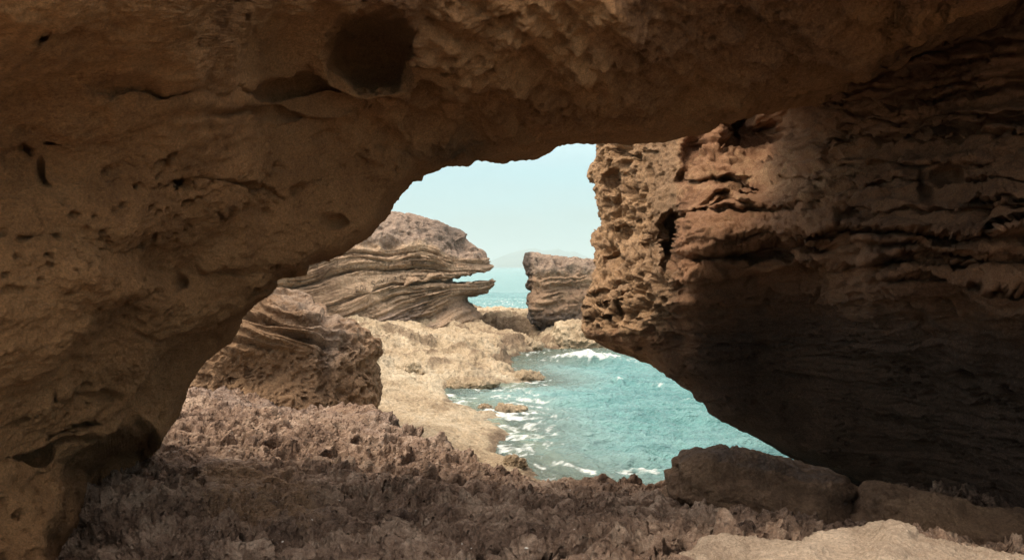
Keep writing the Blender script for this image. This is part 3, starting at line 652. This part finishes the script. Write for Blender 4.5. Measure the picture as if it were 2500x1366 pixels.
def bo_n(seed, amp=1.0):
    def n1(p, q, n):
        a = perlin(np.c_[p[:,2]+.3*p[:,0]+.06*perlin(p,3,seed), p[:,0]*.5, p[:,1]*.5], (12,1,1), seed)
        f1,_ = worley(p, 6, seed)
        return amp*(.10*fbm(p, 2.2, 3, seed=seed)+.022*np.tanh(a*4)+.035*fbm(p, 8, 3, seed=seed+2)-.03*ss(.4,.1,f1)*ss(0,.3,perlin(p,2,seed)))
    def n2(p, q, n): return .016*fbm(p, 20, 4, .65, seed=seed+3, kind='ridge')*ss(-.4,.3,perlin(p,2.5,seed+4)) + .008*fbm(p, 40, 2, seed=seed+5)-.012*ss(.4,.15,worley(p,14,seed)[0])
    return [n1, n2]
body('flat_boulder', [(1628,1215),(1640,1180),(1652,1125),(1668,1108),(1700,1101),(1760,1097),(1830,1104),(1900,1117),(1960,1132),(2020,1148),(2070,1165),(2100,1200),(2098,1260),(2075,1300),(2000,1300),(1900,1285),(1800,1272),(1700,1250),(1645,1240)],
     5.6, .55, M_bould, 'long flat topped brown boulder lying between the rock floor and the sea', 'boulder', nt=560, nph=380, center=(1850,1195), tilt=(0,.75), flat=3.2, noise=bo_n(3), attrs=lambda p,q,n: {'alt': .55*ss(1165,1120,q[:,1]-.12*(q[:,0]-1750))})
body('shadowed_boulder', [(2082,1285),(2088,1240),(2100,1200),(2130,1186),(2200,1185),(2280,1200),(2380,1235),(2500,1265),(2700,1330),(2800,1500),(2500,1520),(2250,1400),(2110,1320)],
     4.9, .5, M_bould, 'dark boulder in deep shade at the lower right, behind the pale rock', 'boulder', nt=420, nph=300, center=(2380,1340), tilt=(-.2,.5), flat=3.0, noise=bo_n(8), attrs=lambda p,q,n: {'alt': 0*p[:,0]})
body('pale_boulder', [(1560,1420),(1680,1366),(1722,1338),(1780,1326),(1860,1322),(1920,1312),(2000,1308),(2060,1300),(2110,1286),(2165,1277),(2200,1284),(2240,1306),(2300,1322),(2340,1330),(2380,1344),(2440,1350),(2560,1362),(2800,1450),(2700,1700),(1900,1700)],
     2.55, .55, M_pale, 'smooth pale sunlit rock in the bottom right corner', 'boulder', nt=520, nph=360, center=(2150,1500), tilt=(0,.9), flat=2.4, noise=bo_n(14, .9), attrs=lambda p,q,n: {'alt': 0*p[:,0]})
print('boulders', time.time()-T0)

# rocks awash in the inlet
def small(name, px, py, w, h, label, seed, mat=M_shelf, z0=0.0, sh=None, g='rocks awash in the inlet', alt=.4):
    Y = (CAM-z0)*F/(py-HOR)
    rg = np.random.default_rng(seed)
    pts = []
    for i in range(14):
        a = i/14*2*math.pi; rr = 1+.18*rg.standard_normal()*.8
        pts.append((px+w/2*math.cos(a)*rr, py+ (h*math.sin(a)*rr if math.sin(a) < 0 else .9*h*math.sin(a))))
    k = Y/20
    o = body(name, pts, Y, w/F*Y*.45, mat, label, 'rock', nt=160, nph=110, flat=2.3,
        noise=[lambda p,q,n: k*(.10*fbm(p, 3/k, 4, .6, seed=seed, kind='ridge')-.05*ss(.5,.1,worley(p, 7/k, seed)[0])), lambda p,q,n: k*.03*fbm(p, 14/k, 3, seed=seed+1)], attrs=lambda p,q,n: {'alt': alt+0*p[:,0], 'alt2': 0*p[:,0]})
    if g: o['group'] = g
    return o
small('wave_washed_rock', 1246, 1006, 68, 17, 'small tan rock alone in the foam off the lower shelf', 5)
small('wave_washed_rock', 1186, 1000, 34, 9, 'tiny low rock in the foam just left of the small tan rock', 6)
small('wave_washed_rock', 1285, 925, 90, 16, 'long low brown rock at the tip of the tongue running into the inlet', 7)
small('wave_washed_rock', 1150, 945, 120, 20, 'broad low brown rock where the foam meets the shelf', 8)
small('wave_washed_rock', 1280, 856, 74, 26, 'pointed brown rock between the small pool and the inlet', 9)
small('wave_washed_rock', 1010, 960, 70, 12, 'low tan hump on the shelf beside the pitted boulder', 10)
small('shore_block', 1005, 905, 60, 20, 'rounded pale block resting on the tan shelf right of the pitted boulder', 11, z0=.35, g=None, alt=0)
small('stack_foot_rock', 1420, 845, 170, 62, 'pale tan rock apron at the foot of the sea stack', 12, g=None, alt=.05)
small('corner_rock', 1255, 1134, 46, 22, 'low yellowish brown rock at the water edge beyond the rock floor', 13, z0=.15, g=None, alt=.3)

# ------------------------------------------------------------------ water
def build_water():
    nr, nc = 860, 760
    r = np.linspace(0, 1, nr)
    Y = 6*np.exp(r*math.log(90/6)); Yf = 90*np.exp(np.linspace(0, 1, 120)[1:]*math.log(30000/90))
    Y = np.r_[Y, Yf]; nr = len(Y)
    t = np.linspace(-.62, .62, nc)
    X = Y[:,None]*t[None]; YY = np.repeat(Y[:,None], nc, 1)
    xy = np.stack([X, YY], -1).reshape(-1,2); p = np.c_[xy, 0*xy[:,0]]
    z, d = shelf_height(np.clip(xy, -60, 60)); 
    near = xy[:,1] < 88
    w = p + .35*np.c_[perlin(p,.5,1),perlin(p,.5,2),0*z]
    a = rad(20); R = np.array([[math.cos(a),-math.sin(a),0],[math.sin(a),math.cos(a),0],[0,0,1]])
    w = w@R.T
    def rg(P, s, seed): n = perlin(P, s, seed); return .5-np.sqrt(n*n+.004)*1.5
    h = .12*rg(w, (.30,.62,1), 3)+.10*rg(w, (.75,1.5,1), 4)+.11*rg(w, (1.9,3.4,1), 5)+.06*rg(w, (4.4,8,1), 6)+.016*perlin(w, (11,17,1), 8)
    calm = .45+.55*ss(0,1.6,d)
    # small breakers rolling in
    def crest(px, py, lx, ly, hh, ang):
        c = WZ(px, py); aa = rad(ang); dx = xy[:,0]-c[0]; dy = xy[:,1]-c[1]
        u = dx*math.cos(aa)+dy*math.sin(aa); v = -dx*math.sin(aa)+dy*math.cos(aa)
        v = v + .12*perlin(p, 1.1, 40)
        return hh*np.exp(-(u/lx)**2)*np.exp(-(v/ly)**2)
    cr = crest(1430, 885, 1.0, .45, .28, -6)+crest(1500, 890, .8, .4, .12, -6)+crest(1500, 945, .55, .22, .13, -14)+crest(1590, 950, .7, .2, .09, -22)+crest(1705, 990, .5, .2, .14, -10)+crest(1470,1040,.8,.15,.03,0)
    hh = h*calm*ss(120, 60, xy[:,1]) + cr
    foamn = fbm(w, (1.2,2.0,1), 5, .62, seed=77, kind='ridge'); fo2 = fbm(w, 3.2, 4, .6, seed=78, kind='ridge')
    shore = ss(1.5, -.05, d)*ss(34,28,xy[:,1]) + .75*ss(.9,0,d)*0
    px = 1250+F*xy[:,0]/xy[:,1]; py = HOR+F*CAM/xy[:,1]
    lac = ell(np.c_[px,py], 1190, 975, 200, 50, 0, .8)*.22+ell(np.c_[px,py],1270,1060,90,70,0,.9)*.24+ell(np.c_[px,py],1550,1150,220,22,0,.8)*.33+ell(np.c_[px,py],1480,870,190,22,4,.8)*.22+ell(np.c_[px,py],1235,745,120,18,0,.8)*.3
    foam = .92*ss(.80,1.35, .5*foamn+.35*fo2+.16*shore+lac+cr*2.5+.35)
    P = np.c_[xy, hh].reshape(nr, nc, 3)
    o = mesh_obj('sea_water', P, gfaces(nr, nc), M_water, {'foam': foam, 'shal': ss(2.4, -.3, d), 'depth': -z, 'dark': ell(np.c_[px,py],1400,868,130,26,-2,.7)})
    return tag(o, 'turquoise choppy sea filling the inlet and running to the horizon', 'sea', kind='structure')
t = NT('sea_water'); co = t.n('ShaderNodeTexCoord').outputs['Object']
mp = t.n('ShaderNodeMapping'); t.l(co, mp.inputs[0]); mp.inputs['Scale'].default_value = (1, 1.8, 1)
n1 = t.noise(.12, 4, .6, mp.outputs[0]); n2 = t.noise(6, 5, .65, mp.outputs[0]); n3 = t.noise(.9, 6, .65, mp.outputs[0])
c = t.ramp(n1, [(.3, (.10,.275,.285)), (.7, (.21,.42,.425))])
c = t.mix(t.math('MULTIPLY', t.sm(n3, .58, .38), .4), c, (.035,.15,.165))
c = t.mix(t.math('MULTIPLY', t.attr('shal'), .62), c, (.50,.62,.58))
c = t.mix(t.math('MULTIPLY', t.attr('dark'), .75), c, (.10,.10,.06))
foam = t.math('MULTIPLY', t.sm(t.math('ADD', t.attr('foam'), t.math('MULTIPLY', t.math('SUBTRACT', n2, .5), .9)), .12, 1.05), .9)
b = t.n('ShaderNodeBump', i_Strength=1.0, i_Distance=.14); t.l(t.math('ADD', n2, t.math('MULTIPLY', n3, 3.0)), b.inputs['Height'])
p = t.n('ShaderNodeBsdfPrincipled', i_Roughness=.12, i_IOR=1.33); t.l(c, p.inputs['Base Color']); t.l(b.outputs[0], p.inputs['Normal'])
tr = t.n('ShaderNodeBsdfTransparent'); tr.inputs[0].default_value = (.82,.95,.92,1)
ms = t.n('ShaderNodeMixShader'); t.l(t.math('MULTIPLY', t.sm(t.attr('depth'), .62, .06), .72), ms.inputs[0]); t.l(p.outputs[0], ms.inputs[1]); t.l(tr.outputs[0], ms.inputs[2])
fd = t.n('ShaderNodeBsdfPrincipled', i_Roughness=.7); fd.inputs['Base Color'].default_value = (.80,.86,.85,1); t.l(b.outputs[0], fd.inputs['Normal'])
m2 = t.n('ShaderNodeMixShader'); t.l(foam, m2.inputs[0]); t.l(ms.outputs[0], m2.inputs[1]); t.l(fd.outputs[0], m2.inputs[2])
o = t.n('ShaderNodeOutputMaterial'); t.l(m2.outputs[0], o.inputs[0]); M_water = t.m
build_water(); print('water', time.time()-T0)

# seabed below everything, reaching the horizon
t = NT('seabed_sand'); co = t.n('ShaderNodeTexCoord').outputs['Object']
p = t.n('ShaderNodeBsdfPrincipled', i_Roughness=.9); t.l(t.ramp(t.noise(.4, 5, .6, co), [(.35,(.16,.15,.10)),(.65,(.30,.27,.18))]), p.inputs['Base Color'])
o = t.n('ShaderNodeOutputMaterial'); t.l(p.outputs[0], o.inputs[0])
ys = np.r_[-30, 0, 30, 100, 1000, 31000]; V = np.array([[(x, y, -1.9) for x in (-24000, -60, 60, 24000)] for y in ys], float)
tag(mesh_obj('seabed', V, gfaces(len(ys), 4), t.m), 'sandy seabed under the water', 'seabed', kind='structure')

# unseen pale rock terrace, added behind the viewer to bounce sunlight into the cave
nx, ny = 120, 120
gx = np.linspace(-16, 16, nx); gy = np.linspace(-22, 1.05, ny); X, Yy = np.meshgrid(gx, gy)
pp = np.stack([X, Yy, 0*X], -1).reshape(-1,3)
Z = 1.86 + .12*fbm(pp, .5, 4, seed=44).reshape(ny, nx) - .25*ss(.2, 1.05, Yy)
tag(mesh_obj('bounce_terrace', np.stack([X, Yy, Z], -1), gfaces(ny, nx), M_pale), 'unseen pale terrace added behind the viewer to bounce light into the cave', 'rock terrace', kind='structure')

# far island mountain, 12 km out
def build_mountain():
    D = 12000.0
    prof = np.array([(1150,650),(1190,640),(1230,622),(1255,614),(1285,606),(1305,604),(1325,610),(1345,609),(1362,605),(1378,612),(1392,614),(1402,612),(1420,620),(1440,628),(1480,636),(1560,645),(1640,652)], float)
    nx, ny = 260, 60
    px = np.linspace(1140, 1660, nx); hz = (HOR-np.interp(px, prof[:,0], prof[:,1]))*D/F
    v = np.linspace(-1, 1, ny)
    X = np.repeat((D*(px-1250)/F)[None], ny, 0); Y = D + 900*v[:,None] + 0*X
    Z = np.maximum(hz, 0)[None]*(1-np.abs(v[:,None])**1.3)
    p = np.stack([X, Y, Z], -1).reshape(-1,3)
    n = fbm(p*np.array([1,1,0]), 1/260, 5, .55, seed=2, kind='ridge')
    Z = Z*(1+.22*n.reshape(ny, nx)*(np.abs(v)[:,None]*1.2).clip(0,1)) - 2
    P = np.stack([X, Y, Z], -1)
    o = mesh_obj('mountain', P, gfaces(ny, nx), M_mtn)
    return tag(o, 'faint blue mountain on the horizon', 'mountain', kind='structure')
M_mtn = rock_mat('mountain_slope', (.06,.08,.06), (.10,.12,.09), (.16,.16,.13), big=.002, fine=.02, bump=2)
build_mountain()

# pale shell scraps caught in the pits of the floor
from mathutils.bvhtree import BVHTree
def caster(o):
    me = o.data; V = np.empty(len(me.vertices)*3, f32); me.vertices.foreach_get('co', V)
    I = np.empty(len(me.polygons)*4, np.int32); me.loops.foreach_get('vertex_index', I)
    return V.reshape(-1,3), I.reshape(-1,4)
def hit_fn(o, box):
    """surface points of o found under photo pixels; only faces inside box (px0,py0,px1,py1) are searched"""
    V, I = caster(o)
    px = 1250+F*V[:,0]/V[:,1]; py = HOR+F*(CAM-V[:,2])/V[:,1]
    m = (px > box[0]) & (px < box[2]) & (py > box[1]) & (py < box[3]); fm = m[I].all(1); I = I[fm]
    ids, inv = np.unique(I, return_inverse=True)
    t = BVHTree.FromPolygons(V[ids].tolist(), inv.reshape(-1,4).tolist())
    def hit(x, y):
        d = Vector(W(x, y, 1.0)-np.array([0,0,CAM])).normalized()
        return t.ray_cast(Vector((0,0,CAM)), d)[:2]
    return hit
def tube(pts, r, n=5):
    P = np.array(pts, float); V = []; k = len(P)
    for i in range(k):
        d = P[min(i+1,k-1)]-P[max(i-1,0)]; d /= np.linalg.norm(d)+1e-9
        a = np.cross(d, [0,1,0]); a /= np.linalg.norm(a)+1e-9; b = np.cross(d, a)
        for j in range(n):
            t = 2*math.pi*j/n; V.append(P[i]+r*(a*math.cos(t)+b*math.sin(t)))
    return np.array(V), gfaces(k, n, cu=True)
hit = hit_fn(cliff, (850,650,1010,740))
tm = NT('incised_shadow_stone'); pp = tm.n('ShaderNodeBsdfPrincipled', i_Roughness=.95); pp.inputs['Base Color'].default_value = (.10,.07,.05,1)
oo = tm.n('ShaderNodeOutputMaterial'); tm.l(pp.outputs[0], oo.inputs[0])
LET = [[[(875,700),(869,700),(870,708),(875,707)],[(870,708),(871,716)],[(867,711),(876,710)]], [[(881,708),(880,699),(885,698),(887,703),(885,708),(881,708)]], [[(891,697),(892,707)]],
       [[(915,687),(909,686),(908,691),(914,694),(914,699),(909,701),(906,699)]], [[(930,683),(934,689),(937,681)]], [[(940,679),(947,678),(944,691)]], [[(961,676),(965,675),(966,678),(962,682),(968,681)]], [[(984,672),(977,673),(978,680),(985,679)],[(978,676),(984,676)]], [[(990,671),(997,670)],[(993,671),(994,678)]]]
for strokes in LET:
    Vs, Fs, off = [], [], 0
    for st in strokes:
        P = []
        for (x, y) in cat(st, 4*len(st)):
            h = hit(x, y)
            if h[0] is not None: P.append(np.array(h[0]) - .004*np.array([0,1,0]))
        if len(P) > 1:
            V, I = tube(P, .011); Vs.append(V); Fs.append(I+off); off += len(V)
    if Vs: mesh_obj('carved_letter', np.concatenate(Vs), np.concatenate(Fs), tm.m, parent=cliff)
def scraps():
    rg = np.random.default_rng(4)
    t = NT('shell_white'); p = t.n('ShaderNodeBsdfPrincipled', i_Roughness=.5); p.inputs['Base Color'].default_value = (.75,.72,.66,1)
    o = t.n('ShaderNodeOutputMaterial'); t.l(p.outputs[0], o.inputs[0])
    g = ground; hit = hit_fn(g, (520,1040,1560,1366)); first = None
    for (x, y, sz) in ((1285,1338,9),(1150,1338,6),(1203,1135,5),(1402,1292,6),(965,1118,5),(828,1221,6),(762,1268,5),(690,1322,7),(1392,1196,4),(560,1100,4),(1128,1327,5),(742,1135,4),(1015,1246,4),(1330,1100,0)):
        if not sz: continue
        h = hit(x, y)
        if h[0] is None: continue
        if first is None:
            n = 9; a = np.linspace(0, 2*math.pi, n, endpoint=False); ph = np.linspace(0, math.pi/2, 5)
            V = np.array([[math.cos(u)*math.sin(f+.05)*(1+.25*math.sin(2*u+1)), .62*math.sin(u)*math.sin(f+.05), .38*math.cos(f)] for f in ph for u in a]); V2 = V*[.93,.93,.86]-[0,0,.02]
            fc = np.concatenate([gfaces(5, n, cu=True), gfaces(5, n, cu=True)[:,::-1]+len(V), np.array([[4*n+i, 4*n+(i+1)%n, 9*n+(i+1)%n, 9*n+i] for i in range(n)])])
            o = first = mesh_obj('shell_fragment', np.concatenate([V, V2]), fc, t.m)
        else: o = first.copy(); col.objects.link(o)
        Y = h[0][1]; k = sz/F*Y*.5
        o.location = Vector(h[0]) + Vector((0,0,.3*k)); o.scale = (k,k,k); o.rotation_euler = tuple(rg.uniform(-.6,.6,2)) + (rg.uniform(0,6),)
        tag(o, 'tiny white shell fragment caught in a pit of the rock floor', 'shell fragment', 'shell fragments scattered on the rock floor')
scraps()
# air
def haze(density):
    t = NT('sea_haze')
    v = t.n('ShaderNodeVolumePrincipled'); v.inputs['Density'].default_value = density; v.inputs['Color'].default_value = (.74,.97,1,1); v.inputs['Anisotropy'].default_value = 0.0
    o = t.n('ShaderNodeOutputMaterial'); t.l(v.outputs[0], o.inputs['Volume'])
    a = (-25000, -200, -3.0); b = (25000, 32000, 420.0)
    V = np.array([(x,y,z) for x in (a[0],b[0]) for y in (a[1],b[1]) for z in (a[2],b[2])], float)
    fc = np.array([(0,1,3,2),(4,6,7,5),(0,4,5,1),(2,3,7,6),(0,2,6,4),(1,5,7,3)])
    return tag(mesh_obj('haze', V, fc, t.m, smooth=False), 'pale sea haze', 'haze', kind='stuff')
haze(1.6e-4)

# ------------------------------------------------------------------ sky, sun, camera
SUN_EL, SUN_AZ = 58.0, 248.0      # azimuth measured clockwise from +Y: from the left, a little behind the camera
w = bpy.data.worlds.new('World'); scene.world = w; w.use_nodes = True
nt = w.node_tree; nt.nodes.clear()
sky = nt.nodes.new('ShaderNodeTexSky'); sky.sky_type = 'NISHITA'; sky.sun_disc = False
sky.sun_elevation = rad(SUN_EL); sky.sun_rotation = rad(SUN_AZ); sky.air_density = 1.2; sky.dust_density = 3.0; sky.ozone_density = 1.5
tc = nt.nodes.new('ShaderNodeTexCoord'); mpp = nt.nodes.new('ShaderNodeMapping'); mpp.inputs['Scale'].default_value = (1,1,4)
ns = nt.nodes.new('ShaderNodeTexNoise'); ns.inputs['Scale'].default_value = 2.2; ns.inputs['Detail'].default_value = 7; ns.inputs['Roughness'].default_value = .55
cr = nt.nodes.new('ShaderNodeValToRGB'); cr.color_ramp.elements[0].position = .40; cr.color_ramp.elements[0].color = (.48,.48,.48,1); cr.color_ramp.elements[1].position = .62; cr.color_ramp.elements[1].color = (.90,.90,.90,1)
mx = nt.nodes.new('ShaderNodeMix'); mx.data_type = 'RGBA'   # thin overcast veil: sea-green low down, whiter overhead
sx = nt.nodes.new('ShaderNodeSeparateXYZ'); nt.links.new(tc.outputs['Generated'], sx.inputs[0])
vr = nt.nodes.new('ShaderNodeValToRGB'); nt.links.new(sx.outputs[2], vr.inputs[0])
vr.color_ramp.elements[0].position = .12; vr.color_ramp.elements[0].color = (.25,.40,.43,1)
vr.color_ramp.elements[1].position = .55; vr.color_ramp.elements[1].color = (1.35,1.16,1.0,1)
vm = nt.nodes.new('ShaderNodeMix'); vm.data_type = 'RGBA'; vm.blend_type = 'MULTIPLY'; vm.inputs[0].default_value = 1; vm.inputs[7].default_value = (10.5,10.5,10.5,1)
nt.links.new(vr.outputs[0], vm.inputs[6]); nt.links.new(vm.outputs[2], mx.inputs[7])
bg = nt.nodes.new('ShaderNodeBackground'); bg.inputs['Strength'].default_value = .10
ou = nt.nodes.new('ShaderNodeOutputWorld')
L = nt.links.new
L(tc.outputs['Generated'], mpp.inputs[0]); L(mpp.outputs[0], ns.inputs['Vector']); L(ns.outputs['Fac'], cr.inputs[0]); L(cr.outputs[0], mx.inputs[0]); L(sky.outputs[0], mx.inputs[6]); L(mx.outputs[2], bg.inputs[0]); L(bg.outputs[0], ou.inputs[0])
sl = bpy.data.lights.new('sun', 'SUN'); sl.energy = 1.9; sl.angle = rad(30); sl.color = (1,.84,.66)
so = bpy.data.objects.new('sun', sl); col.objects.link(so)
dirv = Vector((math.sin(rad(SUN_AZ))*math.cos(rad(SUN_EL)), math.cos(rad(SUN_AZ))*math.cos(rad(SUN_EL)), math.sin(rad(SUN_EL))))
so.rotation_euler = dirv.to_track_quat('Z', 'Y').to_euler()
cd = bpy.data.cameras.new('camera'); cam = bpy.data.objects.new('camera', cd); col.objects.link(cam)
cam.location = (0, 0, CAM); cam.rotation_euler = (rad(90), 0, 0)
cd.sensor_width = 36; cd.lens = 36*F/2500; cd.shift_y = -31/2500; cd.clip_start = .05; cd.clip_end = 60000
scene.camera = cam
vs = scene.view_settings; vs.view_transform = 'Standard'; vs.look = 'None'; vs.gamma = 1; vs.exposure = 1.05; vs.use_curve_mapping = False
scene.render.engine = 'CYCLES'
scene.render.resolution_x = 1024; scene.render.resolution_y = 559
cy = scene.cycles; cy.max_bounces = 8; cy.diffuse_bounces = 2; cy.transparent_max_bounces = 12
print('done', time.time()-T0)
